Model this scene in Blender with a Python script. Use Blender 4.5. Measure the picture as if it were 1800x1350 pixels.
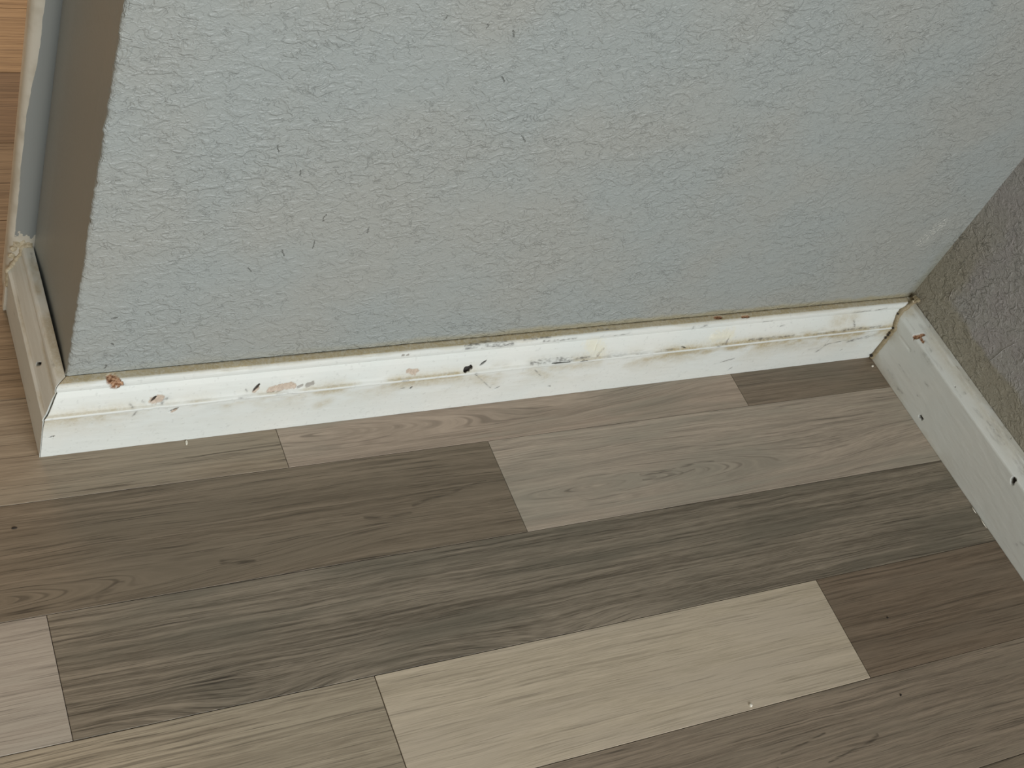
import bpy, bmesh, math, random
import numpy as np
from mathutils import Matrix, Vector

for o in list(bpy.data.objects):
    bpy.data.objects.remove(o, do_unlink=True)
scene = bpy.context.scene
C = scene.collection

# ------------------------------------------------------------------ camera
cam_data = bpy.data.cameras.new('camera')
cam = bpy.data.objects.new('camera', cam_data)
C.objects.link(cam)
ROT = Matrix(((0.87733508, 0.10030874, -0.46927744),
              (-0.3627694, 0.77879035, -0.51174598),
              (0.31413615, 0.6192122, 0.71964903)))
cam.matrix_world = Matrix.Translation((-0.18153, -0.6485, 0.91212)) @ ROT.to_4x4()
cam_data.sensor_fit = 'HORIZONTAL'
cam_data.sensor_width = 36.0
cam_data.lens = 2358.8 / 1800 * 36.0
cam_data.clip_start = 0.01
scene.camera = cam

# ------------------------------------------------------------------ light
world = bpy.data.worlds.new('room_ambient')
scene.world = world
world.use_nodes = True
bg = world.node_tree.nodes['Background']
bg.inputs['Color'].default_value = (1.0, 0.855, 0.66, 1)
bg.inputs['Strength'].default_value = 0.335

def area_light(name, loc, target, sx, sy, power, col):
    d = bpy.data.lights.new(name, 'AREA')
    d.shape = 'RECTANGLE'; d.size = sx; d.size_y = sy
    d.energy = power; d.color = col
    o = bpy.data.objects.new(name, d)
    C.objects.link(o)
    o.location = loc
    v = Vector(target) - Vector(loc)
    o.rotation_euler = v.to_track_quat('-Z', 'Z').to_euler()
    return o
# daylight from the window across the room
area_light('window_daylight', (0.65, -2.7, 1.10), (0.45, 0, 0.2), 2.3, 1.3, 79, (0.935, 0.985, 1.0))
# warm lamp standing in the passage beyond the stub wall
ld = bpy.data.lights.new('warm_room_lamp', 'POINT')
ld.energy = 38; ld.color = (1.0, 0.67, 0.43); ld.shadow_soft_size = 0.42
lamp = bpy.data.objects.new('warm_room_lamp', ld)
C.objects.link(lamp); lamp.location = (-0.12, 1.6, 0.9)

vs = scene.view_settings
vs.view_transform = 'Standard'; vs.look = 'None'
vs.exposure = 0.0; vs.gamma = 1.0; vs.use_curve_mapping = False

# light paths: a few diffuse bounces are all this corner needs
scene.cycles.max_bounces = 4; scene.cycles.diffuse_bounces = 3; scene.cycles.glossy_bounces = 2
scene.cycles.transmission_bounces = 0; scene.cycles.caustics_reflective = False

# ------------------------------------------------------------------ helpers
def tag(o, label=None, cat=None, kind=None, group=None):
    if label: o['label'] = label
    if cat: o['category'] = cat
    if kind: o['kind'] = kind
    if group: o['group'] = group
    return o

def mesh_obj(name, verts, faces, mats, parent=None, smooth=False, mat_idx=None):
    me = bpy.data.meshes.new(name)
    me.from_pydata([tuple(map(float, v)) for v in verts], [], faces)
    for m in (mats if isinstance(mats, (list, tuple)) else [mats]):
        me.materials.append(m)
    if mat_idx is not None:
        me.polygons.foreach_set('material_index', mat_idx)
    if smooth:
        me.polygons.foreach_set('use_smooth', [True] * len(me.polygons))
    me.update()
    o = bpy.data.objects.new(name, me)
    C.objects.link(o)
    if parent: o.parent = parent
    return o

def srgb(r, g, b, k=1.0):
    def f(c):
        c /= 255.0
        return (c / 12.92 if c <= 0.04045 else ((c + 0.055) / 1.055) ** 2.4) * k
    return (f(r), f(g), f(b), 1.0)

# numpy value noise
def vnoise(x, y, seed=0):
    xi = np.floor(x).astype(np.int64); yi = np.floor(y).astype(np.int64)
    xf = x - xi; yf = y - yi
    def h(a, b):
        n = (a * 374761393 + b * 668265263 + seed * 1274126177) & 0xffffffff
        n = ((n ^ (n >> 13)) * 1274126177) & 0xffffffff
        n = n ^ (n >> 16)
        return (n & 0xffff) / 65535.0
    u = xf * xf * (3 - 2 * xf); v = yf * yf * (3 - 2 * yf)
    return ((h(xi, yi) * (1 - u) + h(xi + 1, yi) * u) * (1 - v)
            + (h(xi, yi + 1) * (1 - u) + h(xi + 1, yi + 1) * u) * v)
def fbm(x, y, seed=0, octv=4):
    t = 0; a = 0.5; n = 0
    for i in range(octv):
        t = t + a * vnoise(x * 2 ** i, y * 2 ** i, seed + i * 7); n += a; a *= 0.5
    return t / n
def sstep(a, b, x):
    t = np.clip((x - a) / (b - a), 0, 1)
    return t * t * (3 - 2 * t)

# node shorthand
class NT:
    def __init__(self, name):
        self.m = bpy.data.materials.new(name); self.m.use_nodes = True
        self.t = self.m.node_tree; self.t.nodes.clear()
        self.out = self.n('ShaderNodeOutputMaterial')
        self.b = self.n('ShaderNodeBsdfPrincipled')
        self.l(self.b.outputs[0], self.out.inputs[0])
    def n(self, t, **k):
        nd = self.t.nodes.new(t)
        for a, v in k.items(): setattr(nd, a, v)
        return nd
    def l(self, a, b): self.t.links.new(a, b)
    def put(self, sock, v):
        if hasattr(v, 'links'): self.l(v, sock)
        else: sock.default_value = v
    def math(self, op, a, b=0.0, c=0.0, clamp=False):
        nd = self.n('ShaderNodeMath', operation=op, use_clamp=clamp)
        for i, v in enumerate((a, b, c)): self.put(nd.inputs[i], v)
        return nd.outputs[0]
    def mix(self, f, a, b, blend='MIX'):
        nd = self.n('ShaderNodeMix', data_type='RGBA', blend_type=blend)
        self.put(nd.inputs[0], f); self.put(nd.inputs[6], a); self.put(nd.inputs[7], b)
        return nd.outputs[2]
    def ramp(self, f, lo, hi, a=0.0, b=1.0):
        nd = self.n('ShaderNodeMapRange', interpolation_type='SMOOTHSTEP')
        for i, v in enumerate((f, lo, hi, a, b)): self.put(nd.inputs[i], v)
        return nd.outputs[0]
    def coord(self): return self.n('ShaderNodeTexCoord').outputs['Object']
    def scaled(self, v, s, off=(0, 0, 0)):
        nd = self.n('ShaderNodeMapping'); self.l(v, nd.inputs[0])
        nd.inputs['Scale'].default_value = s; nd.inputs['Location'].default_value = off
        return nd.outputs[0]
    def noise(self, v, scale, detail=3, rough=0.55, dist=0.0):
        nd = self.n('ShaderNodeTexNoise'); self.l(v, nd.inputs['Vector'])
        nd.inputs['Scale'].default_value = scale; nd.inputs['Detail'].default_value = detail
        nd.inputs['Roughness'].default_value = rough; nd.inputs['Distortion'].default_value = dist
        return nd.outputs['Fac']
    def xyz(self, v):
        nd = self.n('ShaderNodeSeparateXYZ'); self.l(v, nd.inputs[0]); return nd.outputs
    def comb(self, x, y, z):
        nd = self.n('ShaderNodeCombineXYZ')
        for i, v in enumerate((x, y, z)): self.put(nd.inputs[i], v)
        return nd.outputs[0]
    def attr(self, name):
        nd = self.n('ShaderNodeAttribute'); nd.attribute_name = name; return nd.outputs['Fac']
    def bump(self, h, strength, dist):
        nd = self.n('ShaderNodeBump'); self.l(h, nd.inputs['Height'])
        nd.inputs['Strength'].default_value = strength; nd.inputs['Distance'].default_value = dist
        self.l(nd.outputs[0], self.b.inputs['Normal'])
    def segment(self, a2, b2, u, v, w, soft=0.5):
        """mask of a stroke from a2 to b2 in the (u, v) plane"""
        dx, dy = b2[0] - a2[0], b2[1] - a2[1]
        L2 = max(dx * dx + dy * dy, 1e-12)
        px = self.math('SUBTRACT', u, a2[0]); py = self.math('SUBTRACT', v, a2[1])
        t = self.math('MULTIPLY_ADD', px, dx / L2, self.math('MULTIPLY', py, dy / L2), clamp=True)
        ex = self.math('MULTIPLY_ADD', t, -dx, px); ey = self.math('MULTIPLY_ADD', t, -dy, py)
        d = self.math('SQRT', self.math('ADD', self.math('MULTIPLY', ex, ex), self.math('MULTIPLY', ey, ey)))
        return self.ramp(d, w, w * soft)

# ------------------------------------------------------------------ materials
def wall_paint(name, main=True, tex=1.0, grime_z=0.0):
    k = NT(name)
    co = k.coord(); X = k.xyz(co)
    w = k.scaled(co, (0.72, 0.72, 1.0))
    n1 = k.noise(w, 120, 2, 0.55, 0.9)            # knock-down blobs
    blobs = k.ramp(n1, 0.46, 0.62)
    n2 = k.noise(w, 190, 2, 0.55, 0.8)
    ridge = k.math('ABSOLUTE', k.math('SUBTRACT', n2, 0.5))
    lips = k.ramp(ridge, 0.07, 0.0)
    sparse = k.ramp(k.noise(k.scaled(co, (1, 1, 1), (3.3, 1.7, 5.1)), 80, 2), 0.55, 0.63)
    crack = k.math('MULTIPLY', k.ramp(ridge, 0.030, 0.004), sparse)
    fine = k.noise(co, 560, 2, 0.6)
    patch = k.ramp(k.noise(co, 9, 2), 0.35, 0.65, 0.55, 1.0)
    h = k.math('MULTIPLY_ADD', blobs, 0.65, k.math('MULTIPLY', lips, 0.24))
    h = k.math('MULTIPLY_ADD', crack, -0.75, h)
    h = k.math('MULTIPLY_ADD', k.math('MULTIPLY', h, patch), 1.0, k.math('MULTIPLY', fine, 0.26))
    base = srgb(160, 165, 163)
    tint = k.noise(co, 7, 2)
    col = k.mix(k.ramp(tint, 0.35, 0.65), srgb(159, 161, 157), srgb(156, 162, 161))
    if main:
        nick = None
        wn = k.math('SUBTRACT', k.noise(co, 300, 2), 0.5)
        wx = k.math('MULTIPLY_ADD', wn, 0.006, X['X']); wz = k.math('MULTIPLY_ADD', wn, -0.004, X['Z'])
        for a, b, wd in NICKS:
            s = k.segment(a, b, wx, wz, wd * 0.85, 0.2)
            nick = s if nick is None else k.math('MAXIMUM', nick, s)
        nick = k.math('MULTIPLY', nick, k.ramp(k.noise(co, 900, 1), 0.35, 0.5))
        h = k.math('MULTIPLY_ADD', nick, -1.4, h)
        col = k.mix(k.math('MULTIPLY', nick, 0.5), col, srgb(70, 68, 62))
        # white rub mark near the inside corner
        rub = k.segment((0.8212, 0.1636), (0.8307, 0.1896), X['X'], X['Z'], 0.011, 0.2)
        rub = k.math('MULTIPLY', rub, k.ramp(k.noise(co, 520, 3), 0.52, 0.60))
        col = k.mix(k.math('MULTIPLY', rub, 0.8), col, srgb(215, 215, 208))
        # yellowed strip of old paint just above the baseboard
        gz = k.math('MULTIPLY_ADD', k.noise(co, 40, 3), -0.010, X['Z'])
        g = k.ramp(gz, 0.081, 0.0735)
        g = k.math('MULTIPLY', g, k.ramp(X['X'], 0.10, 0.45, 0.12, 0.85))
        col = k.mix(g, col, srgb(158, 150, 124))
        # caulk stain in the corner
        gx = k.math('MULTIPLY_ADD', k.noise(co, 60, 2), -0.008, k.math('SUBTRACT', 0.872, X['X']))
        col = k.mix(k.math('MULTIPLY', k.math('MULTIPLY', k.ramp(gx, 0.012, 0.0), k.ramp(X['Z'], 0.2, 0.085)), 0.6), col, srgb(130, 126, 104))
    elif grime_z:
        gz = k.math('MULTIPLY_ADD', k.noise(co, 30, 3), -0.030, X['Z'])
        g = k.ramp(gz, grime_z + 0.002, grime_z - 0.008)
        gy = k.math('MULTIPLY_ADD', k.noise(co, 40, 3), 0.03, X['Y'])
        g = k.math('MAXIMUM', g, k.math('MULTIPLY', k.ramp(gy, -0.035, -0.012), k.ramp(X['Z'], 0.26, 0.12)))
        col = k.mix(k.ramp(k.noise(co, 25, 2), 0.4, 0.6), srgb(166, 164, 161), srgb(166, 162, 161))
        col = k.mix(g, col, srgb(158, 153, 139))
    k.put(k.b.inputs['Base Color'], col)
    k.b.inputs['Roughness'].default_value = 0.42
    k.b.inputs['Specular IOR Level'].default_value = 0.45
    k.bump(h, 0.66 * tex, 0.0019)
    return k.m

def board_paint(name, sc=1.0):
    k = NT(name)
    co = k.coord()
    base = k.mix(k.ramp(k.noise(co, 14, 3), 0.35, 0.65), srgb(225, 227, 223), srgb(221, 225, 222))
    n = k.noise(co, 420, 4, 0.7)
    nl = k.noise(k.scaled(co, (0.25, 0.25, 1)), 900, 3, 0.6)
    grime = k.math('MULTIPLY', k.attr('grime'), k.ramp(n, 0.25, 0.65, 0.55, 1.0), clamp=True)
    col = k.mix(grime, base, srgb(182, 168, 134))
    scuff = k.math('MULTIPLY', k.attr('scuff'), k.ramp(nl, 0.36, 0.56, 0.25 * sc, 0.85 * sc), clamp=True)
    col = k.mix(scuff, col, srgb(72, 69, 65))
    col = k.mix(k.attr('greyed'), col, srgb(150, 145, 138))
    col = k.mix(k.attr('goop'), col, srgb(224, 221, 203))
    chipc = k.mix(k.ramp(n, 0.4, 0.6), srgb(204, 188, 172), srgb(186, 170, 155))
    col = k.mix(k.attr('chip'), col, chipc)
    rustc = k.mix(k.ramp(n, 0.42, 0.58), srgb(120, 80, 52), srgb(188, 150, 120))
    col = k.mix(k.attr('rust'), col, rustc)
    col = k.mix(k.attr('hole'), col, srgb(38, 32, 27))
    k.put(k.b.inputs['Base Color'], col)
    k.b.inputs['Roughness'].default_value = 0.48
    k.b.inputs['Specular IOR Level'].default_value = 0.35
    return k.m

def wood(name, light, dark, tint, seed, cath=None, streak=1.0, wav=1.0, contrast=1.0, fig=None):
    """printed laminate strip: light/dark tones, grey-green tint clouds, straight grain and optional cathedral"""
    k = NT(name)
    co = k.coord(); X = k.xyz(co)
    x, y = X['X'], X['Y']
    ox, oy = seed * 1.37, seed * 0.73
    low = k.noise(k.comb(k.math('MULTIPLY_ADD', x, 3.5, ox), k.math('MULTIPLY_ADD', y, 14, oy), seed), 1.0, 2)
    yy = k.math('MULTIPLY_ADD', k.math('SUBTRACT', low, 0.5), 0.010 * wav, y)
    mid = k.noise(k.comb(k.math('MULTIPLY_ADD', x, 18, ox), k.math('MULTIPLY_ADD', y, 60, oy), seed + 3), 1.0, 2)
    yy = k.math('MULTIPLY_ADD', k.math('SUBTRACT', mid, 0.5), 0.0030 * wav, yy)
    if cath:
        cx, cy, ax, ry, amt = cath
        ex = k.math('MULTIPLY', k.math('SUBTRACT', x, cx), ry / ax)
        ey = k.math('SUBTRACT', yy, cy)
        r = k.math('SQRT', k.math('ADD', k.math('MULTIPLY', ex, ex), k.math('MULTIPLY', ey, ey)))
        inside = k.ramp(r, ry * 1.5, ry * 0.55, 0.0, amt)
        mx = k.n('ShaderNodeMix', data_type='FLOAT')
        k.put(mx.inputs[0], inside); k.put(mx.inputs[2], yy); k.put(mx.inputs[3], k.math('MULTIPLY_ADD', r, 1.0, cy))
        yy = mx.outputs[0]
    xs = k.math('ADD', x, ox)
    def band(fx, fy, det, ro=0.5, sd=0.0):
        return k.noise(k.comb(k.math('MULTIPLY', xs, fx), k.math('MULTIPLY_ADD', yy, fy, oy + sd), seed + sd), 1.0, det, ro)
    b1 = band(1.3, 55, 2)                    # broad bands
    b2 = band(5.0, 300, 3, 0.65, 5.0)        # rings
    b3 = band(13.0, 1000, 2, 0.6, 9.0)       # pores
    b4 = band(60.0, 1900, 2, 0.6, 13.0)      # fibres
    f = k.math('MULTIPLY_ADD', k.math('SUBTRACT', b1, 0.5), 1.0 * contrast, 0.5)
    f = k.math('MULTIPLY_ADD', k.math('SUBTRACT', b2, 0.5), 2.6 * contrast, f)
    f = k.math('MULTIPLY_ADD', k.math('SUBTRACT', b4, 0.5), 1.7, f)
    f = k.math('MINIMUM', k.math('MAXIMUM', f, 0.0), 1.0)
    col = k.mix(f, dark, light)
    cl = k.noise(k.comb(k.math('MULTIPLY_ADD', x, 5.5, ox), k.math('MULTIPLY_ADD', yy, 32, oy), seed + 20), 1.0, 3)
    col = k.mix(k.ramp(cl, 0.42, 0.68, 0.0, 0.6), col, tint)
    por = k.ramp(b3, 0.43, 0.31)
    rare = k.math('MULTIPLY', k.ramp(k.math('ABSOLUTE', k.math('SUBTRACT', band(2.2, 300, 2, 0.5, 31.0), 0.5)), 0.035, 0.005), k.ramp(band(7, 90, 2, 0.5, 37.0), 0.45, 0.60))
    dk = k.math('MULTIPLY_ADD', rare, 0.55, k.math('MULTIPLY', por, 0.65))
    dk = k.math('MULTIPLY', dk, streak, clamp=True)
    dcol = tuple(c * 0.42 for c in dark[:3]) + (1,)
    col = k.mix(dk, col, dcol)
    if fig:
        for a, b, wd, st in fig:
            s = k.segment(a, b, x, k.math('MULTIPLY_ADD', k.math('SUBTRACT', mid, 0.5), 0.012, y), wd, 0.05)
            s = k.math('MULTIPLY', s, k.ramp(k.noise(k.comb(k.math('MULTIPLY', x, 60), k.math('MULTIPLY', y, 700), seed), 1.0, 2), 0.35, 0.6))
            col = k.mix(k.math('MULTIPLY', s, st), col, dcol)
    k.put(k.b.inputs['Base Color'], col)
    k.put(k.b.inputs['Roughness'], k.math('MULTIPLY_ADD', por, 0.15, 0.46))
    k.b.inputs['Specular IOR Level'].default_value = 0.4
    return k.m

def plain(name, col, rough=0.7, nscale=0, col2=None):
    k = NT(name)
    if nscale:
        k.put(k.b.inputs['Base Color'], k.mix(k.ramp(k.noise(k.coord(), nscale, 4, 0.65), 0.35, 0.65), col, col2))
        k.bump(k.noise(k.coord(), nscale * 1.5, 3), 0.3, 0.001)
    else:
        k.b.inputs['Base Color'].default_value = col
    k.b.inputs['Roughness'].default_value = rough
    return k.m

NICKS = [((0.1711, 0.2331), (0.1724, 0.2389), .0011), ((0.2101, 0.2179), (0.2105, 0.2234), .0007), ((0.1699, 0.2042), (0.1696, 0.2116), .0010),
         ((0.1434, 0.2793), (0.1436, 0.2842), .0008), ((0.146, 0.2036), (0.149, 0.1972), .0008), ((0.1224, 0.1871), (0.1258, 0.1824), .0008),
         ((0.1214, 0.3086), (0.124, 0.3018), .0008), ((0.029, 0.1394), (0.0305, 0.1411), .0013), ((0.031, 0.1111), (0.0315, 0.1097), .0010),
         ((0.0283, 0.0822), (0.0293, 0.0848), .0014), ((0.2697, 0.4033), (0.268, 0.4081), .0010), ((0.2146, 0.4153), (0.2155, 0.4189), .0008),
         ((0.2474, 0.4098), (0.2468, 0.4131), .0008), ((0.273, 0.3689), (0.2764, 0.3644), .0009), ((0.8318, 0.2255), (0.8328, 0.2262), .0011),
         ((0.3098, 0.3129), (0.3148, 0.3071), .0007)]
M_WALL = wall_paint('grey_wall_paint')
M_WALL_END = wall_paint('grey_wall_paint_smooth', main=False, tex=0.12)
M_WALL_R = wall_paint('grey_wall_paint_old', main=False, tex=1.25, grime_z=0.098)
M_BOARD = board_paint('scuffed_white_gloss')
M_BOARD_R = board_paint('scuffed_white_gloss_faint', 0.5)
M_SUB = plain('dark_subfloor', srgb(40, 36, 32), 0.9, 60, srgb(55, 48, 42))
M_CAULK = plain('stained_caulk', srgb(138, 125, 98), 0.6, 180, srgb(160, 147, 120))
M_CAULK_W = plain('cream_caulk', srgb(222, 212, 188), 0.6, 300, srgb(190, 178, 152))
M_FLAKE = plain('white_paint_flake', srgb(238, 234, 222), 0.5, 400, srgb(222, 218, 206))
M_DARK = plain('dark_crumb', srgb(48, 40, 33), 0.8, 400, srgb(30, 26, 22))

# ------------------------------------------------------------------ walls
L = 0.86867; LEAN = 0.0215; RANG = -0.0328; H = 0.0772; W = 0.1352; BACK = 0.162
def lean(z): return LEAN * (z - H)

# stub wall: cross-section swept up, rough rounded outside corner
zs = np.concatenate([np.arange(0, 0.56, 0.0016), np.array([0.6, 0.8, 1.2, 1.8, 2.4])])
sec = [(L + 0.06, 0.0)]
sec += [(x, 0.0) for x in (0.6, 0.3, 0.1, 0.03, 0.012, 0.006)]
sec += [(0.0032, 0.0), (0.0018, 0.0003), (0.0008, 0.0009), (0.0003, 0.0018), (0.0003, 0.0032)]
sec += [(0.0008, 0.006), (0.0022, 0.03), (0.0026, 0.07), (0.0022, 0.11), (0.0004, W)]
sec += [(0.0, BACK), (L + 0.06, BACK)]
sec = np.array(sec); ns = len(sec); nz = len(zs)
V = np.zeros((nz, ns, 3))
V[:, :, 0] = sec[None, :, 0] + lean(zs)[:, None]
V[:, :, 1] = sec[None, :, 1]; V[:, :, 2] = zs[:, None]
corner = [7, 8, 9, 10, 11]
for i, c in enumerate(corner):
    n = (fbm(zs * 170, zs * 0 + 3.1, 5, 3) - 0.5) * 0.0026
    V[:, c, 0] += n; V[:, c, 1] += n * 0.6
V[:, 6, 0] += (fbm(zs * 120, zs * 0 + 7.7, 9, 3) - 0.5) * 0.001
faces = []; mi = []
for r in range(nz - 1):
    for c in range(ns - 1):
        faces.append((r * ns + c, r * ns + c + 1, (r + 1) * ns + c + 1, (r + 1) * ns + c))
        mi.append(0 if c < 10 else 1)
    faces.append((r * ns + ns - 1, r * ns, (r + 1) * ns, (r + 1) * ns + ns - 1)); mi.append(1)
top = (nz - 1) * ns
faces.append(tuple(top + c for c in range(ns))); mi.append(1)
wall_main = mesh_obj('wall_back', V.reshape(-1, 3), faces, [M_WALL, M_WALL_END], mat_idx=mi)
tag(wall_main, 'grey textured stub wall with a rough outside corner above the long scuffed baseboard', 'wall', 'structure')

# wall on the right, running towards the viewer
def rx(y, z, off=0.0): return L + RANG * y + lean(z) + off
rv = []
for off in (0.0, 0.10):
    for (y, z) in ((0.17, 0), (-1.5, 0), (-1.5, 2.4), (0.17, 2.4)):
        rv.append((rx(y, z, off), y, z))
wall_right = mesh_obj('wall_right', rv, [(0, 1, 2, 3), (7, 6, 5, 4), (0, 4, 5, 1), (1, 5, 6, 2), (2, 6, 7, 3), (3, 7, 4, 0)], M_WALL_R)
tag(wall_right, 'darker grey textured wall meeting the stub wall at the inside corner', 'wall', 'structure')

# raised paint drips and scratches on the right wall
def tube(path, rad, seg=6, jit=0.0, rng=None):
    vs, fs = [], []
    path = [Vector(p) for p in path]
    n = len(path)
    for i, p in enumerate(path):
        d = (path[min(i + 1, n - 1)] - path[max(i - 1, 0)]).normalized()
        a = d.orthogonal().normalized(); b = d.cross(a)
        r = rad[i] if isinstance(rad, (list, tuple)) else rad
        for s in range(seg):
            th = 2 * math.pi * s / seg
            rr = r * (1 + (rng.uniform(-jit, jit) if rng else 0))
            vs.append(p + a * math.cos(th) * rr + b * math.sin(th) * rr)
    for i in range(n - 1):
        for s in range(seg):
            s2 = (s + 1) % seg
            fs.append((i * seg + s, i * seg + s2, (i + 1) * seg + s2, (i + 1) * seg + s))
    fs.append(tuple(reversed(range(seg)))); fs.append(tuple((n - 1) * seg + s for s in range(seg)))
    return vs, fs
rng = random.Random(4)
for (a, b, r) in (((-0.0377, 0.111), (-0.0337, 0.1266), .0007), ((-0.1154, 0.1038), (-0.1224, 0.1443), .0005),
                  ((-0.0703, 0.1217), (-0.0679, 0.1311), .0006), ((-0.1085, 0.088), (-0.1191, 0.0885), .0007),
                  ((-0.027, 0.1383), (-0.0254, 0.1493), .0005), ((-0.1423, 0.1368), (-0.1406, 0.1478), .0005)):
    pts = []
    for i in range(9):
        t = i / 8
        y = a[0] + (b[0] - a[0]) * t + rng.uniform(-.0006, .0006) + .0015 * math.sin(t * 3.1)
        z = a[1] + (b[1] - a[1]) * t
        pts.append((rx(y, z, -0.0001), y, z))
    vs_, fs_ = tube(pts, [r * (0.4 + 0.6 * math.sin(math.pi * (i + .5) / 9)) for i in range(9)], 6, 0.25, rng)
    mesh_obj('paint_ridge', vs_, fs_, M_WALL_R, wall_right, True)

# ------------------------------------------------------------------ baseboards
PROF = np.array([(.0186, 0), (.0189, .046), (.0190, .0480), (.0196, .0492), (.0196, .0503), (.0186, .0512), (.0172, .0522),
                 (.0160, .0545), (.0140, .0600), (.0118, .0650), (.0098, .0680), (.0090, .0688), (.0096, .0699), (.0100, .0715),
                 (.0100, .0738), (.0094, .0757), (.0082, .0768), (.0068, .0772), (.0006, .0772)])
ARC = np.concatenate([[0], np.cumsum(np.hypot(*np.diff(PROF, axis=0).T))])
PROF_R = np.array([(.0186, 0), (.0189, .0600), (.0189, .0632), (.0185, .0645), (.0174, .0653), (.0158, .0670), (.0138, .0697), (.0120, .0720), (.0108, .0735), (.0103, .0747), (.0096, .0759), (.0084, .0768), (.0066, .0772), (.0006, .0772)])
def arc_of(P): return np.concatenate([[0], np.cumsum(np.hypot(*np.diff(P, axis=0).T))])
def pv(v, P=PROF):
    A = arc_of(P)
    return np.interp(v, A, P[:, 0]), np.interp(v, A, P[:, 1])
def depth_main(z): return np.interp(z, PROF[:, 1], PROF[:, 0])
def depth_right(z): return np.interp(z, PROF_R[:, 1], PROF_R[:, 0])
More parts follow.
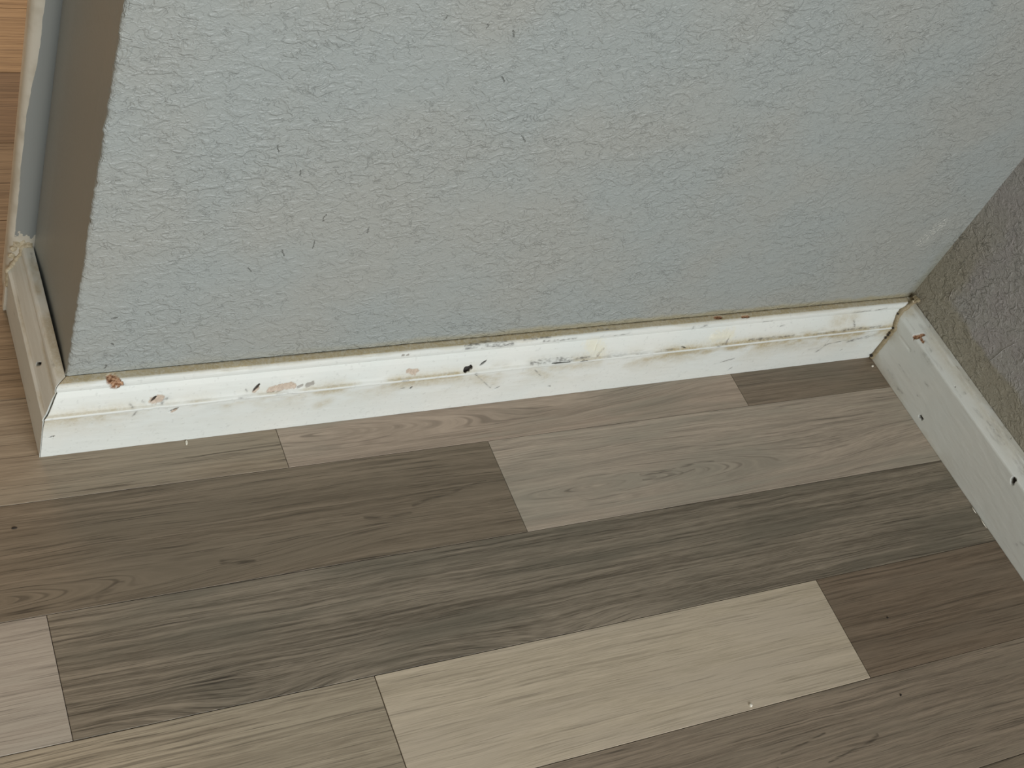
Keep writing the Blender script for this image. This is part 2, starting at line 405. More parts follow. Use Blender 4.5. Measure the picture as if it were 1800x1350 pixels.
MARKS_M = [
    ('rust',0.0328,0.082,0.0358,0.076,0.00545), ('rust',0.0304,0.0808,0.0328,0.0796,0.00303), ('scuff',0.022,0.076,0.025,0.0792,0.00091),
    ('scuff',0.0388,0.078,0.0412,0.0752,0.00152), ('chip',0.0652,0.0568,0.0694,0.0584,0.00424), ('slit',0.0628,0.0564,0.067,0.0608,0.00121),
    ('scuff',0.0724,0.0544,0.0754,0.0568,0.00182), ('slit',0.0784,0.0424,0.085,0.0464,0.00109), ('chip',0.0808,0.0416,0.0838,0.0444,0.00121),
    ('scuff',0.0496,0.0408,0.052,0.0472,0.00073), ('scuff',0.0466,0.0568,0.049,0.0528,0.00091), ('scuff',0.0556,0.0588,0.058,0.0556,0.00073),
    ('scuff',0.0868,0.0816,0.0868,0.0752,0.00091), ('scuff',0.0928,0.078,0.0946,0.082,0.00121), ('slit',-0.0128,0.0252,-0.0086,0.0272,0.00085),
    ('slit',0.1462,0.056,0.151,0.062,0.00133), ('chip',0.1474,0.0556,0.1498,0.0584,0.00182), ('chip',0.1606,0.0556,0.1804,0.0568,0.00303),
    ('chip',0.169,0.0576,0.1786,0.0584,0.00242), ('grey',0.1852,0.0552,0.1882,0.0568,0.00152), ('grey',0.193,0.056,0.1972,0.0576,0.00212),
    ('grime',0.208,0.028,0.2146,0.0324,0.00545), ('scuff',0.1342,0.0508,0.1426,0.0512,0.00073), ('scuff',0.1666,0.0504,0.1756,0.0508,0.00073),
    ('scuff',0.139,0.0596,0.1414,0.056,0.00061), ('grey',0.2752,0.0776,0.277,0.0776,0.00133), ('grey',0.2794,0.0772,0.2812,0.0776,0.00133),
    ('chip',0.2842,0.0596,0.2926,0.0588,0.00242), ('chip',0.2872,0.0572,0.2908,0.056,0.00182), ('scuff',0.2806,0.0388,0.2836,0.0392,0.00103),
    ('slit',0.2902,0.0364,0.2914,0.0396,0.00091), ('scuff',0.2794,0.0504,0.2854,0.0504,0.00073), ('hole',0.3406,0.0548,0.3448,0.0564,0.00273),
    ('slit',0.3544,0.0576,0.3598,0.062,0.00121), ('scuff',0.3358,0.0816,0.3496,0.082,0.00182), ('scuff',0.3358,0.0784,0.3472,0.0784,0.00121),
    ('scuff',0.349,0.0832,0.376,0.082,0.00152), ('scuff',0.3538,0.0784,0.3826,0.0776,0.00182), ('scuff',0.3712,0.078,0.3832,0.0788,0.00152),
    ('slit',0.3796,0.0216,0.3832,0.0244,0.00103), ('scuff',0.3502,0.05,0.3538,0.0476,0.00091), ('grime',0.3538,0.0392,0.376,0.0324,0.00606),
    ('scuff',0.3502,0.0488,0.3742,0.0244,0.00042), ('scuff',0.3928,0.0812,0.4084,0.0812,0.00073), ('scuff',0.4096,0.082,0.4222,0.0816,0.00085),
    ('scuff',0.4144,0.078,0.433,0.0772,0.00103), ('scuff',0.433,0.0772,0.4492,0.0776,0.00085), ('scuff',0.4714,0.0844,0.4936,0.0836,0.00079),
    ('scuff',0.4762,0.0768,0.49,0.0764,0.00079), ('scuff',0.4918,0.076,0.5074,0.0772,0.00085), ('goop',0.469,0.0672,0.4774,0.0628,0.00788),
    ('grey',0.4786,0.0552,0.4828,0.0612,0.00152), ('scuff',0.4078,0.0544,0.4378,0.0548,0.00242), ('scuff',0.4348,0.054,0.4684,0.054,0.00212),
    ('slit',0.4288,0.052,0.4486,0.0516,0.00067), ('slit',0.4594,0.0504,0.4678,0.0512,0.00067), ('grime',0.4102,0.044,0.4294,0.034,0.00606),
    ('grime',0.4312,0.044,0.481,0.0432,0.00485), ('scuff',0.4132,0.0448,0.4234,0.034,0.00048), ('hole',0.4384,0.0164,0.4402,0.0156,0.00073),
    ('scuff',0.5512,0.0536,0.5632,0.0536,0.00121), ('slit',0.5734,0.0548,0.5794,0.0532,0.00061), ('scuff',0.5824,0.0728,0.5812,0.0772,0.00103),
    ('scuff',0.5908,0.076,0.5968,0.0776,0.00121), ('rust',0.6094,0.0856,0.6148,0.0852,0.00242), ('rust',0.6406,0.0832,0.6478,0.0832,0.00182),
    ('goop',0.6106,0.062,0.6298,0.0628,0.00606), ('grey',0.6286,0.054,0.631,0.0612,0.00109), ('scuff',0.6178,0.052,0.6268,0.052,0.00182),
    ('scuff',0.6568,0.054,0.6802,0.054,0.00133), ('scuff',0.6766,0.0544,0.7132,0.0536,0.00109), ('slit',0.6538,0.0072,0.6562,0.0116,0.00091),
    ('scuff',0.6682,0.074,0.6796,0.0744,0.00073), ('scuff',0.6286,0.0208,0.6502,0.0268,0.00091), ('scuff',0.7612,0.0224,0.7672,0.0328,0.00158),
    ('scuff',0.766,0.032,0.7666,0.0456,0.00091), ('scuff',0.748,0.0268,0.7606,0.0288,0.00121), ('scuff',0.769,0.0336,0.7942,0.0368,0.00091),
    ('slit',0.796,0.0172,0.7966,0.0212,0.00073), ('scuff',0.79,0.064,0.7942,0.056,0.00097), ('scuff',0.7774,0.0536,0.8044,0.0544,0.00121),
    ('scuff',0.805,0.0536,0.8326,0.0544,0.00073), ('scuff',0.739,0.0528,0.7696,0.0532,0.00073), ('scuff',0.7858,0.0744,0.808,0.0756,0.00097),
    ('scuff',0.8158,0.0756,0.8296,0.0768,0.00097), ('grime',0.766,0.0644,0.7876,0.0692,0.0097), ('scuff',0.6922,0.0664,0.697,0.0668,0.00073),
    ('scuff',0.796,0.0344,0.8314,0.0408,0.00182)]
MARKS_R = [
    ('rust',0.0444,0.0644,0.0474,0.072,0.00273), ('rust',0.0456,0.0712,0.045,0.0748,0.00091), ('rust',0.0462,0.062,0.0456,0.0648,0.00121),
    ('rust',0.0492,0.0688,0.0576,0.0692,0.00133), ('scuff',0.0546,0.0708,0.0714,0.07,0.00133), ('scuff',0.0654,0.062,0.0792,0.0616,0.00242),
    ('scuff',0.0552,0.0536,0.0558,0.054,0.00085), ('scuff',0.0906,0.0232,0.0924,0.024,0.00145), ('hole',0.1092,0.0104,0.1116,0.0104,0.00218),
    ('scuff',0.0462,0.0104,0.0564,0.0096,0.00152), ('scuff',0.0618,0.006,0.075,0.0084,0.00182), ('scuff',0.0876,0.042,0.093,0.042,0.00121),
    ('slit',0.1134,0.0688,0.1188,0.0688,0.00061), ('grime',0.1098,0.0824,0.1302,0.0804,0.00424), ('hole',0.228,0.0588,0.2268,0.0628,0.00267),
    ('scuff',0.2748,0.0184,0.276,0.0192,0.00145), ('scuff',0.2766,0.0244,0.2802,0.0256,0.00097), ('scuff',0.0228,0.0776,0.03,0.0776,0.00152),
    ('scuff',0.018,0.0688,0.0426,0.0688,0.00042), ('scuff',0.1248,0.0728,0.1296,0.0728,0.00121), ('scuff',0.1626,0.0748,0.1956,0.0756,0.00097),
    ('scuff',0.051,0.0272,0.0738,0.0268,0.00061)]
MARKS_L = [
    ('hole',0.0298,0.058,0.0262,0.0632,0.00158), ('scuff',0.0304,0.0112,0.0262,0.016,0.00073), ('scuff',0.106,0.0312,0.1012,0.034,0.00091),
    ('scuff',0.1048,0.054,0.0958,0.0548,0.00073), ('grime',0.0124,0.084,-0.002,0.084,0.00485), ('grime',0.1186,0.0844,0.109,0.0848,0.00303),
    ('scuff',0.0172,0.0816,0.004,0.082,0.00097), ('scuff',0.1276,0.086,0.112,0.0856,0.00109)]

def wear(S, Vv, marks, seed):
    """chips, slits, smears and grime as masks plus a depth"""
    out = {n: np.zeros_like(S) for n in ('chip', 'rust', 'scuff', 'hole', 'greyed', 'goop', 'grime')}
    dep = np.zeros_like(S)
    for i, (kind, s0, v0, s1, v1, w) in enumerate(marks):
        pad = w * 3 + 0.002
        I = np.where((S[:, 0] > min(s0, s1) - pad) & (S[:, 0] < max(s0, s1) + pad))[0]
        if not len(I): continue
        sl = slice(I[0], I[-1] + 1)
        s, v = S[sl], Vv[sl]
        dx, dy = s1 - s0, v1 - v0; l2 = max(dx * dx + dy * dy, 1e-12)
        t = np.clip(((s - s0) * dx + (v - v0) * dy) / l2, 0, 1)
        d = np.hypot(s - s0 - t * dx, v - v0 - t * dy)
        rough = fbm(s * 500, v * 500, seed + i * 13, 3) - 0.5
        dn = d / w + rough * (0.65 if kind in ('rust', 'hole') else 1.1)
        hard = 1 - sstep(0.75, 1.0, dn)
        taper = 1 - 0.55 * np.abs(2 * t - 1) ** 2
        slim = 1 - sstep(0.55, 1.0, d / w / taper + rough * 0.5)
        soft = 1 - sstep(0.2, 1.5, d / w + rough * 1.4)
        def mx(n, m): out[n][sl] = np.maximum(out[n][sl], m)
        if kind == 'chip': mx('chip', hard); dep[sl] = np.minimum(dep[sl], -0.0005 * hard)
        elif kind == 'rust': mx('rust', hard); dep[sl] = np.minimum(dep[sl], -hard * (0.0006 + 0.0012 * (rough + .5)))
        elif kind == 'hole': mx('hole', hard); dep[sl] = np.minimum(dep[sl], -0.0035 * hard)
        elif kind == 'slit': mx('hole', slim * .92); dep[sl] = np.minimum(dep[sl], -0.0018 * slim)
        elif kind == 'grey': mx('greyed', hard * 0.85); dep[sl] = np.minimum(dep[sl], -0.0004 * hard)
        elif kind == 'goop':
            mx('goop', soft * .8); dep[sl] += 0.0016 * (1 - sstep(0.0, 1.1, d / w + rough * .5)) * (0.6 + 0.8 * (rough + .5))
        elif kind == 'grime': mx('grime', np.exp(-(d / w * 0.9) ** 2) * (0.15 + 0.75 * fbm(s * 160, v * 260, seed + i, 3)) * 0.75)
        elif kind == 'scuff':
            brk = 0.25 + 0.75 * sstep(0.32, 0.6, fbm(s * 170, v * 420, seed + 5 + i, 3))
            mx('scuff', np.maximum(soft * 0.85 * brk, np.exp(-(d / w / 2.2) ** 2) * 0.22 * brk))
    return out, dep

def make_board(name, sgrid, vstep, place, marks, seed, grimef, mat, prof=PROF):
    A = arc_of(prof)
    vv = np.unique(np.round(np.concatenate([np.arange(0, A[-1], vstep), A]), 6))
    d, z = pv(vv, prof)
    # outward normal of the profile in (d, z)
    td = np.gradient(d, vv); tz = np.gradient(z, vv); nl = np.hypot(td, tz) + 1e-9
    nd, nzv = tz / nl, -td / nl
    S, Vv = np.meshgrid(sgrid, vv, indexing='ij')
    real = place(S, d[None, :] + 0 * S, z[None, :] + 0 * S, only_s=True)
    masks, dep = wear(real, Vv, marks, seed)
    # brushed paint unevenness and softly dented edges
    dep = dep + (fbm(real * 60, Vv * 260, seed + 1, 3) - 0.5) * 0.0003
    edge = np.exp(-((Vv - 0.0498) / 0.0016) ** 2) + np.exp(-((Vv - 0.080) / 0.002) ** 2)
    dents = sstep(0.62, 0.8, fbm(real * 45, Vv * 30, seed + 2, 3))
    dep = dep - edge * dents * 0.0008
    g, sc = grimef(real, Vv)
    masks['grime'] = np.maximum(masks['grime'], g)
    masks['scuff'] = np.maximum(masks['scuff'], sc)
    D = d[None, :] + nd[None, :] * dep; Z = np.maximum(z[None, :] + nzv[None, :] * dep, 0.0)
    P = place(S, D, Z)
    ni, nj = S.shape
    verts = P.reshape(-1, 3)
    idx = np.arange(ni * nj).reshape(ni, nj)
    q = np.stack([idx[:-1, :-1], idx[1:, :-1], idx[1:, 1:], idx[:-1, 1:]], -1).reshape(-1, 4)
    # back and underside strip plus the two end caps
    bk = len(verts)
    back = place(np.repeat(sgrid[:, None], 2, 1), np.full((ni, 2), 0.0005), np.tile(np.array([0.0766, 0.0]), (ni, 1)))
    verts = np.concatenate([verts, back.reshape(-1, 3)])
    bi = bk + np.arange(ni * 2).reshape(ni, 2)
    q2 = np.stack([idx[:-1, -1], idx[1:, -1], bi[1:, 0], bi[:-1, 0]], -1)
    q3 = np.stack([bi[:-1, 0], bi[1:, 0], bi[1:, 1], bi[:-1, 1]], -1)
    q4 = np.stack([bi[:-1, 1], bi[1:, 1], idx[1:, 0], idx[:-1, 0]], -1)
    quads = np.concatenate([q, q2, q3, q4])
    me = bpy.data.meshes.new(name)
    caps = [list(idx[0, :]) + list(bi[0, :]), list(idx[-1, ::-1]) + list(bi[-1, ::-1])]
    nq = len(quads); ncap = [len(c) for c in caps]
    me.vertices.add(len(verts)); me.vertices.foreach_set('co', verts.astype(np.float32).ravel())
    me.loops.add(nq * 4 + sum(ncap))
    me.loops.foreach_set('vertex_index', np.concatenate([quads.ravel()] + [np.array(c) for c in caps]).astype(np.int32))
    me.polygons.add(nq + 2)
    starts = np.concatenate([np.arange(nq) * 4, [nq * 4, nq * 4 + ncap[0]]]).astype(np.int32)
    me.polygons.foreach_set('loop_start', starts)
    sm = np.ones(nq + 2, dtype=bool); sm[len(q):] = False
    me.polygons.foreach_set('use_smooth', sm)
    me.update(calc_edges=True); me.validate()
    for n, a in masks.items():
        at = me.attributes.new(n, 'FLOAT', 'POINT')
        buf = np.zeros(len(verts), np.float32); buf[:ni * nj] = a.ravel()
        at.data.foreach_set('value', buf)
    me.materials.append(mat)
    o = bpy.data.objects.new(name, me); C.objects.link(o)
    return o

def grime_main(s, v):
    n = fbm(s * 28, v * 60, 41, 4); nf = fbm(s * 160, v * 200, 43, 3)
    under = np.exp(-np.maximum(0.0475 - v, 0) / 0.010) * (v < 0.0485)          # below the bead
    above = np.exp(-np.maximum(v - 0.0525, 0) / 0.0035) * (v > 0.051)           # dirt lying on the step
    ramp = 0.35 + 0.65 * sstep(0.1, 0.75, s)
    g = (under * 1.0 * sstep(0.34, 0.62, n) + above * 0.9 * sstep(0.25, 0.6, n)) * (0.55 + 0.7 * ramp) * (0.5 + nf)
    topf = sstep(0.0816, 0.0822, v + (n - .5) * 0.0008)
    g = np.maximum(g, topf * (1.0 + 0.4 * (n - 0.5)))
    g = np.maximum(g, 0.30 * sstep(0.079, 0.0815, v + (n - .5) * 0.008))
    sc = above * sstep(0.5, 0.7, fbm(s * 40, v * 300, 47, 3)) * 0.45 * ramp
    sc = np.maximum(sc, under * sstep(0.55, 0.75, fbm(s * 90, v * 160, 53, 3)) * 0.25 * ramp)
    sc = np.maximum(sc, under * sstep(0.42, 0.7, fbm(s * 25, v * 140, 57, 4)) * 0.30 * sstep(0.4, 0.8, s))
    topline = np.exp(-((v - 0.0880) / 0.0006) ** 2)
    sc = np.maximum(sc, topline * 0.75 * sstep(0.05, 0.12, s))
    fleck = sstep(0.74, 0.80, fbm(s * 420, v * 420, 59, 2)) * 0.35
    return np.clip(g, 0, 1), np.clip(np.maximum(sc, fleck * 0.4), 0, 1)
def grime_right(s, v):
    n = fbm(s * 30, v * 60, 71, 4)
    corner = np.exp(-np.maximum(s - 0.022, 0) / 0.010) * 0.5 * sstep(0.3, 0.6, n)
    up = sstep(0.0645, 0.080, v) * 0.35 * sstep(0.35, 0.6, n)
    low = np.exp(-v / 0.012) * 0.5 * sstep(0.45, 0.7, n) * np.exp(-s / 0.15)
    sc = low * 0.5 + sstep(0.0645, 0.068, v) * 0.45 * sstep(0.58, 0.75, fbm(s * 40, v * 250, 73, 3))
    return np.clip(np.maximum(corner, np.maximum(up, low)), 0, 1), np.clip(sc, 0, 1)
def grime_left(s, v):
    n = fbm(s * 40, v * 60, 81, 4)
    groove = np.exp(-((v - 0.0722) / 0.003) ** 2) * 0.6 + np.exp(-((v - 0.053) / 0.002) ** 2) * 0.5
    g = np.maximum(groove * sstep(0.35, 0.6, n), sstep(0.078, 0.084, v) * 0.7 * sstep(0.3, 0.6, n))
    return np.clip(g, 0, 1), 0.35 * groove * sstep(0.5, 0.7, fbm(s * 90, v * 150, 83, 3))

def place_main(S, D, Z, only_s=False):
    x0 = -D * 0.978 + 0.0006 + 0.0016 * np.exp(-((Z - 0.058) / 0.012) ** 2)
    x1 = L - 0.0012
    x = x0 + (x1 - x0) * S
    if only_s: return x
    return np.stack([x, -D, Z], -1)
b_main = make_board('baseboard_back', np.linspace(0, 1, 1480), 0.0006, place_main, MARKS_M, 11, grime_main, M_BOARD)
tag(b_main, 'long white moulded baseboard under the stub wall, chipped, gouged and smeared with dirt', 'baseboard', 'structure')

def place_right(S, D, Z, only_s=False):
    s0 = depth_main(Z) - 0.0002; s = s0 + (1.45 - s0) * S
    if only_s: return s
    return np.stack([L - D - RANG * s, -s, Z], -1)
sg = np.concatenate([np.linspace(0, 0.235, 520), np.linspace(0.24, 1, 40)])
b_right = make_board('baseboard_right', sg, 0.0007, place_right, MARKS_R, 23, grime_right, M_BOARD_R, PROF_R)
tag(b_right, 'shaded white moulded baseboard along the right wall with nail holes and a brown chip', 'baseboard', 'structure')

def place_left(S, D, Z, only_s=False):
    s0 = -D; s = s0 + (W - s0) * S
    if only_s: return s
    return np.stack([-D * 0.978, s, Z], -1)
b_left = make_board('baseboard_left', np.linspace(0, 1, 230), 0.0007, place_left, MARKS_L, 37, grime_left, M_BOARD_R)
tag(b_left, 'short mitred white baseboard wrapping round the end of the stub wall', 'baseboard', 'structure')

# caulk in the inside corner, following the moulding
rng = random.Random(8)
pts, rad = [], []
for v in np.linspace(0.0005, ARC[-1] - 0.001, 40):
    d, z = pv(v)
    d = float(d); z = float(z)
    pts.append((L - float(depth_right(z)) - RANG * d + 0.0002, -d - 0.0014, z + 0.0002))
    rad.append(0.0028 + rng.uniform(-.0002, .0003))
vs_, fs_ = tube(pts, rad, 10, 0.03, rng)
mesh_obj('caulk_bead', vs_, fs_, M_CAULK, b_right, True)
def lump(name, c, r, mat, parent=None, seed=0, sub=2, squash=(1, 1, 1), jit=0.25):
    bm = bmesh.new(); bmesh.ops.create_icosphere(bm, subdivisions=sub, radius=1.0)
    rg = random.Random(seed)
    for v in bm.verts:
        k = 1 + rg.uniform(-jit, jit)
        v.co = Vector((c[0] + v.co.x * r * squash[0] * k, c[1] + v.co.y * r * squash[1] * k, c[2] + v.co.z * r * squash[2] * k))
    me = bpy.data.meshes.new(name); bm.to_mesh(me); bm.free()
    me.materials.append(mat)
    o = bpy.data.objects.new(name, me); C.objects.link(o)
    if parent: o.parent = parent
    return o
# open pinholes in that caulk
for i, v in enumerate((0.0056, 0.0356, 0.0405, 0.044, 0.052, 0.0684)):
    d, z = pv(v)
    lump('caulk_pinhole', (L - float(depth_right(float(z))) - 0.0027, -float(d) - 0.0020, float(z)), 0.0011 if i else 0.0016, M_DARK, b_right, i)
# crumbly caulk where wall, wall and boards meet
for i in range(7):
    lump('caulk_crumb', (L - 0.002 - rng.uniform(0, .004), -0.002 - rng.uniform(0, .012), 0.0785 + rng.uniform(0, .008)), rng.uniform(.0012, .0024), M_CAULK_W if i % 3 == 0 else M_CAULK, b_right, 30 + i)

# ------------------------------------------------------------------ door casing on the stub wall's end
kc = NT('half_painted_casing')
co = kc.coord(); X = kc.xyz(co)
lx = kc.math('MULTIPLY_ADD', X['Z'], -LEAN, X['X'])
edge = kc.ramp(X['Z'], 0.19, 0.31, -0.0172, -0.0125)
edge = kc.math('ADD', edge, kc.math('MULTIPLY', kc.math('SUBTRACT', kc.noise(co, 45, 3), 0.5), 0.003))
pm = kc.math('GREATER_THAN', lx, edge)
zlim = kc.math('MULTIPLY_ADD', kc.noise(co, 220, 3), 0.02, 0.080)
pm = kc.math('MULTIPLY', pm, kc.math('GREATER_THAN', X['Z'], zlim))
base = kc.mix(kc.ramp(kc.noise(co, 40, 3), 0.4, 0.7), srgb(226, 222, 210), srgb(205, 199, 184))
kc.put(kc.b.inputs['Base Color'], kc.mix(pm, base, srgb(157, 163, 164)))
kc.b.inputs['Roughness'].default_value = 0.4
kc.bump(kc.noise(co, 200, 2), 0.1, 0.0006)
sec = [(0.0022, W + .0004), (-0.0060, W + .0003), (-0.0120, W + .0006), (-0.0160, W + .0020), (-0.0182, W + .0045), (-0.0190, W + .0085), (-0.0190, 0.1500),
       (-0.0178, 0.1530), (-0.0180, 0.1560), (-0.0165, 0.1600), (-0.0120, 0.1620), (0.0022, 0.1625)]
zc = np.concatenate([np.linspace(0.018, 0.6, 60), [1.0, 1.5, 2.1]])
vv_, ff_ = [], []
n = len(sec)
for i, z in enumerate(zc):
    for (x, y) in sec:
        lift = 0.006 * max(0, (y - W) / 0.027) if i == 0 else 0
        vv_.append((x + lean(z), y, z + lift))
for i in range(len(zc) - 1):
    for j in range(n):
        j2 = (j + 1) % n
        ff_.append((i * n + j, (i + 1) * n + j, (i + 1) * n + j2, i * n + j2))
ff_.append(tuple(range(n))); ff_.append(tuple((len(zc) - 1) * n + j for j in reversed(range(n))))
casing = mesh_obj('trim_1', vv_, ff_, kc.m, None, True)
tag(casing, 'tall door casing on the wall end, painted cream with grey wall paint along its edge', 'door casing', 'structure')
# its thin front lip runs on down to the floor
vs_, fs_ = [], []
for z in (0.0, 0.008, 0.016, 0.03):
    for (x, y) in ((-0.0190, W + .0006), (-0.0150, W + .0006), (-0.0150, W + .0060), (-0.0190, W + .0060)):
        vs_.append((x + lean(z), y, z))
for i in range(3):
    for j in range(4):
        fs_.append((i * 4 + j, i * 4 + (j + 1) % 4, (i + 1) * 4 + (j + 1) % 4, (i + 1) * 4 + j))
fs_ += [(3, 2, 1, 0), (12, 13, 14, 15)]
mesh_obj('casing_lip', vs_, fs_, kc.m, casing)
# cracked filler between casing and board end
pts, rad = [], []
for v in np.linspace(0.030, ARC[-1] - 0.0005, 26):
    d, z = pv(v)
    pts.append((-float(d) * 0.978 - 0.0002, W + 0.0002, float(z) + 0.0009)); rad.append(0.0016 + rng.uniform(-.0005, .0008))
vs_, fs_ = tube(pts, rad, 8, 0.25, rng)
mesh_obj('filler_bead', vs_, fs_, M_CAULK_W, casing, True)
for i, (x, z, r) in enumerate(((-0.0125, 0.0795, .0035), (-0.0085, 0.0815, .003), (-0.0155, 0.0745, .003), (-0.0055, 0.0800, .0028), (-0.0165, 0.0660, .0026))):
    lump('filler_crumb', (x, W + 0.0012, z), r, M_CAULK_W, casing, 60 + i, 2, (1, .5, 1.1))

# ------------------------------------------------------------------ floor
floor = mesh_obj('floor', [(-1.4, -1.5, -0.009), (1.5, -1.5, -0.009), (1.5, 1.6, -0.009), (-1.4, 1.6, -0.009),
                           (-1.4, -1.5, -0.03), (1.5, -1.5, -0.03), (1.5, 1.6, -0.03), (-1.4, 1.6, -0.03)],
                 [(0, 1, 2, 3), (7, 6, 5, 4), (0, 4, 5, 1), (1, 5, 6, 2), (2, 6, 7, 3), (3, 7, 4, 0)], M_SUB)
tag(floor, 'grey-brown wood-look laminate floor of staggered light and dark strips', 'floor', 'structure')
K = 1 / 0.61
def tone(r, g, b): return srgb(r, g, b, K)
GREEN = tone(104, 105, 93)
WOODS = {
 '0a': wood('laminate_ash', tone(134, 122, 106), tone(104, 93, 79), tone(118, 110, 97), 1.3, None, 1.0, .6),
 '0b': wood('laminate_rose', tone(144, 130, 117), tone(120, 108, 96), tone(116, 112, 101), 2.7, (0.22, -0.030, .30, .026, .7), .7, 1.2),
 '0c': wood('laminate_umber', tone(114, 102, 88), tone(88, 77, 65), tone(92, 86, 74), 3.9, None, .9, .6),
 '1a': wood('laminate_walnut', tone(110, 99, 85), tone(82, 73, 61), tone(100, 91, 78), 5.2, (-0.12, -0.139, .26, .020, .85), .9, 1.2, 1.0,
            [((0.098, -0.138), (0.122, -0.142), .004, .8), ((0.02, -0.142), (0.0, -0.150), .004, .5), ((0.225, -0.118), (0.265, -0.120), .003, .6), ((0.27, -0.113), (0.345, -0.102), .002, .6)]),
 '1b': wood('laminate_pale_grey', tone(150, 138, 125), tone(122, 113, 102), tone(124, 120, 109), 6.1, (0.45, -0.122, .33, .026, .85), .75, 1.0, 1.0,
            [((0.50, -0.120), (0.585, -0.117), .002, .8), ((0.50, -0.127), (0.56, -0.124), .0015, .6)]),
 '2a': wood('laminate_silver', tone(146, 138, 128), tone(124, 116, 107), tone(136, 131, 122), 7.4, None, .8, .7, .7),
 '2b': wood('laminate_slate', tone(120, 111, 98), tone(76, 69, 59), tone(84, 80, 70), 8.8, (0.22, -0.262, .16, .026, .8), .9, 1.1),
 '3a': wood('laminate_straw', tone(142, 132, 116), tone(110, 101, 87), tone(126, 118, 103), 9.5, None, 1.0, .7),
 '3b': wood('laminate_oat', tone(162, 151, 134), tone(136, 126, 110), tone(152, 142, 128), 10.6, None, .6, .8, .7),
 '3c': wood('laminate_cocoa', tone(106, 93, 79), tone(80, 69, 57), tone(96, 86, 74), 11.3, None, .9, .7),
 '4a': wood('laminate_taupe', tone(122, 110, 96), tone(90, 81, 70), tone(112, 103, 90), 12.9, None, 1.0, 1.1, 1.0,
            [((0.50, -0.402), (0.55, -0.395), .0018, .9), ((0.54, -0.418), (0.60, -0.408), .002, .9), ((0.44, -0.418), (0.49, -0.411), .0018, .8)]),
}
POOL = ['0a', '0c', '3a', '3b', '1a', '2b']
ANG = -0.0013
def plank(x0, x1, y0, y1, key, gap=0.00022):
    c, s = math.cos(ANG), math.sin(ANG)
    def P(x, y, z): return (x * c - y * s, x * s + y * c, z)
    g = gap; bv = 0.00018; t = -0.0085
    a = [P(x0 + g, y0 + g, t), P(x1 - g, y0 + g, t), P(x1 - g, y1 - g, t), P(x0 + g, y1 - g, t)]
    b = [P(x0 + g, y0 + g, -bv), P(x1 - g, y0 + g, -bv), P(x1 - g, y1 - g, -bv), P(x0 + g, y1 - g, -bv)]
    g2 = g + bv
    d = [P(x0 + g2, y0 + g2, 0), P(x1 - g2, y0 + g2, 0), P(x1 - g2, y1 - g2, 0), P(x0 + g2, y1 - g2, 0)]
    f = [(3, 2, 1, 0)]
    for k in range(2):
        for i in range(4):
            j = (i + 1) % 4
            f.append((k * 4 + i, k * 4 + j, k * 4 + 4 + j, k * 4 + 4 + i))
    f.append((8, 9, 10, 11))
    return mesh_obj('plank', a + b + d, f, WOODS[key], floor)
XL, XR = -0.85, 1.15
Y1, Y2, Y3, Y4 = -0.05913, -0.15752, -0.25746, -0.35908
rows = [  # (y bottom, y top, joints with keys)
 (Y1, 0.0409, [(XL, -0.33, '3a'), (-0.33, 0.17559, '0a'), (0.17559, 0.66065, '0b'), (0.66065, XR, '0c')]),
 (Y2, Y1, [(XL, -0.13, '3b'), (-0.13, 0.36361, '1a'), (0.36361, XR - .25, '1b')]),
 (Y3, Y2, [(XL, -0.53, '0c'), (-0.53, -0.03732, '2a'), (-0.03732, XR - .25, '2b')]),
 (Y4, Y3, [(XL, -0.30, '1a'), (-0.30, 0.1866, '3a'), (0.1866, 0.62553, '3b'), (0.62553, XR - .25, '3c')]),
 (Y4 - .1, Y4, [(XL, -0.2, '0a'), (-0.2, 0.27, '2b'), (0.27, XR - .25, '4a')]),
]
for y0, y1, segs in rows:
    for x0, x1, key in segs:
        plank(x0, x1, y0, y1, key, 0.0004 if (key == '3b' or (key == '3a' and x0 == -0.30)) else 0.00022)
rng = random.Random(21)
def filler(y0, y1, x0, x1, first=None, keys=POOL):
    x = x0 - rng.uniform(0, .4); i = 0
    while x < x1:
        e = x + 0.486
        plank(max(x, x0), min(e, x1), y0, y1, keys[(i + int(rng.random() * 9)) % len(keys)])
        x = e; i += 1
for i in range(5):
    filler(Y4 - .2 - .1 * i, Y4 - .1 - .1 * i, XL, XR - .25)
# rows running past the wall end into the next room
WOODS['w1'] = wood('laminate_lamp_tinted_light', tone(150, 130, 104), tone(118, 98, 74), tone(138, 118, 92), 14.2, None, 1.0, .7)  # own light, brown and mid plank tones, tinted to imitate warm lamplight
WOODS['w2'] = wood('laminate_lamp_tinted_brown', tone(116, 98, 78), tone(86, 70, 54), tone(102, 85, 67), 15.8, None, 1.0, .7)
WOODS['w3'] = wood('laminate_lamp_tinted_mid', tone(128, 113, 94), tone(100, 86, 69), tone(114, 100, 82), 16.4, None, 1.0, .7)
back = ['w3', 'w3', 'w3', 'w2', 'w1', 'w1', 'w2', 'w3', 'w1']
for i, key in enumerate(back):
    y0 = 0.0409 + .1 * i
    if i == 0:
        plank(XL, -0.2, y0, y0 + .1, '0a'); plank(-0.2, 0.29, y0, y0 + .1, key)
    else:
        plank(XL, -0.4 + .07 * (i % 3), y0, y0 + .1, 'w2'); plank(-0.4 + .07 * (i % 3), 0.3, y0, y0 + .1, key); plank(0.3, XR, y0, y0 + .1, 'w3')

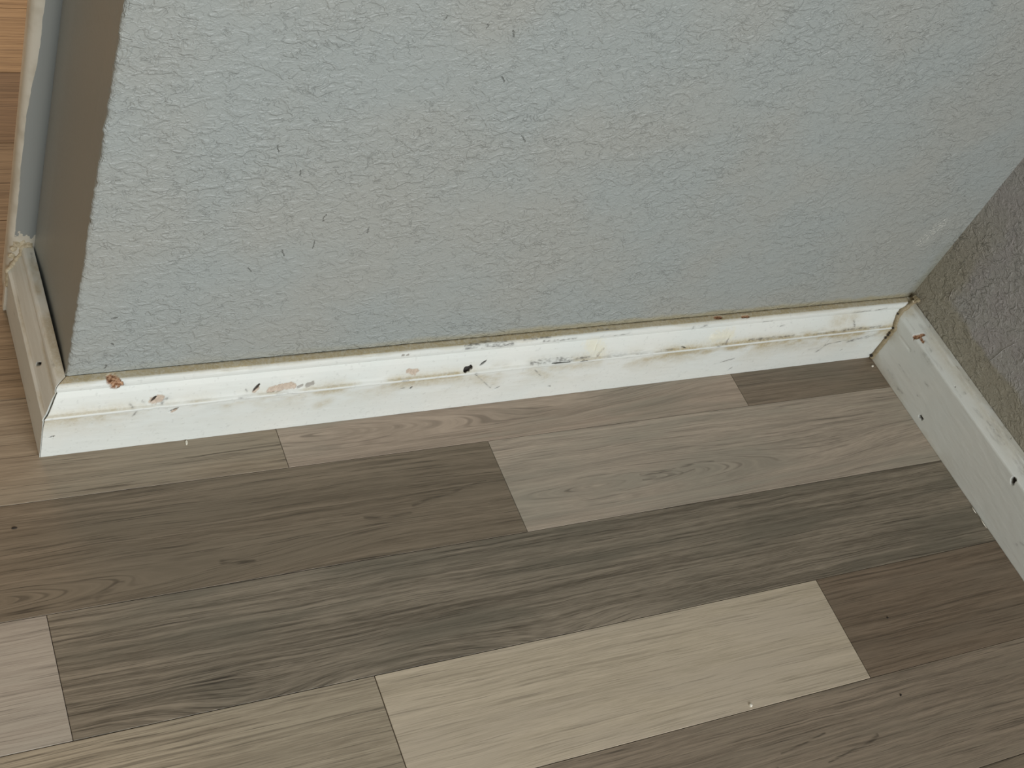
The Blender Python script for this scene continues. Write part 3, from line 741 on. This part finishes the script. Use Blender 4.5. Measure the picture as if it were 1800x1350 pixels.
# ------------------------------------------------------------------ loose bits on the floor
def flake(name, x, y, sx, sy, h, mat, seed, label, cat, ang=0.0):
    rg = random.Random(seed); n = 9
    vt = []
    for zz, sc in ((0.0, 1.0), (h * .6, .95), (h, .55)):
        for i in range(n):
            th = 2 * math.pi * i / n
            k = sc * (0.75 + 0.35 * random.Random(seed * 31 + i).random())
            px, py = math.cos(th) * sx * k, math.sin(th) * sy * k
            vt.append((x + px * math.cos(ang) - py * math.sin(ang), y + px * math.sin(ang) + py * math.cos(ang), zz + (rg.uniform(0, .15) * h if zz else 0)))
    f = [tuple(reversed(range(n))), tuple(range(2 * n, 3 * n))]
    for k in range(2):
        for i in range(n):
            f.append((k * n + i, k * n + (i + 1) % n, (k + 1) * n + (i + 1) % n, (k + 1) * n + i))
    o = mesh_obj(name, vt, f, mat)
    return tag(o, label, cat)
flake('paint_flake', 0.0978, -0.0218, .0012, .0024, .0014, M_FLAKE, 1, 'tiny white paint flake on the floor against the long baseboard', 'paint flake', -.2)
flake('paint_flake', 0.4935, -0.3556, .0016, .0017, .0014, M_FLAKE, 2, 'tiny white paint flake on the pale strip in the open floor', 'paint flake')
flake('paint_flake', 0.8455, -0.0310, .0016, .0012, .0012, M_FLAKE, 3, 'tiny white crumb on the floor in the inside corner of the baseboards', 'paint flake')
flake('dirt_crumb', 0.6783, -0.3099, .0010, .0009, .0008, M_DARK, 5, 'black dirt speck on the dark brown strip beside the right baseboard', 'dirt crumb')
flake('dirt_crumb', 0.6453, -0.3815, .0014, .0009, .0008, M_DARK, 6, 'black dirt speck on the taupe strip at the lower right', 'dirt crumb', .5)
flake('dirt_crumb', -0.0471, -0.0798, .0022, .0011, .0006, M_DARK, 7, 'dark dirt speck on the floor near the left edge of the photo', 'dirt crumb')
# curled paint shavings standing along the foot of the right baseboard
for i, (x, y, ln_, lab) in enumerate(((0.8545, -0.2216, .008, 'thin curled paint shaving at the right baseboard, the one nearer the inside corner'),
                                      (0.8557, -0.2378, .011, 'thin curled paint shaving at the right baseboard, the one farther from the inside corner'))):
    pts = []
    for j in range(9):
        t = j / 8
        pts.append((x - 0.0022 * math.sin(math.pi * t) + .0012, y + ln_ * (0.5 - t), 0.0005 + 0.0016 * math.sin(math.pi * t)))
    vs_, fs_ = tube(pts, [0.00015 + 0.00035 * math.sin(math.pi * (j + .5) / 9) for j in range(9)], 6)
    o = mesh_obj('paint_shaving', vs_, fs_, M_FLAKE, None, True)
    tag(o, lab, 'paint shaving')
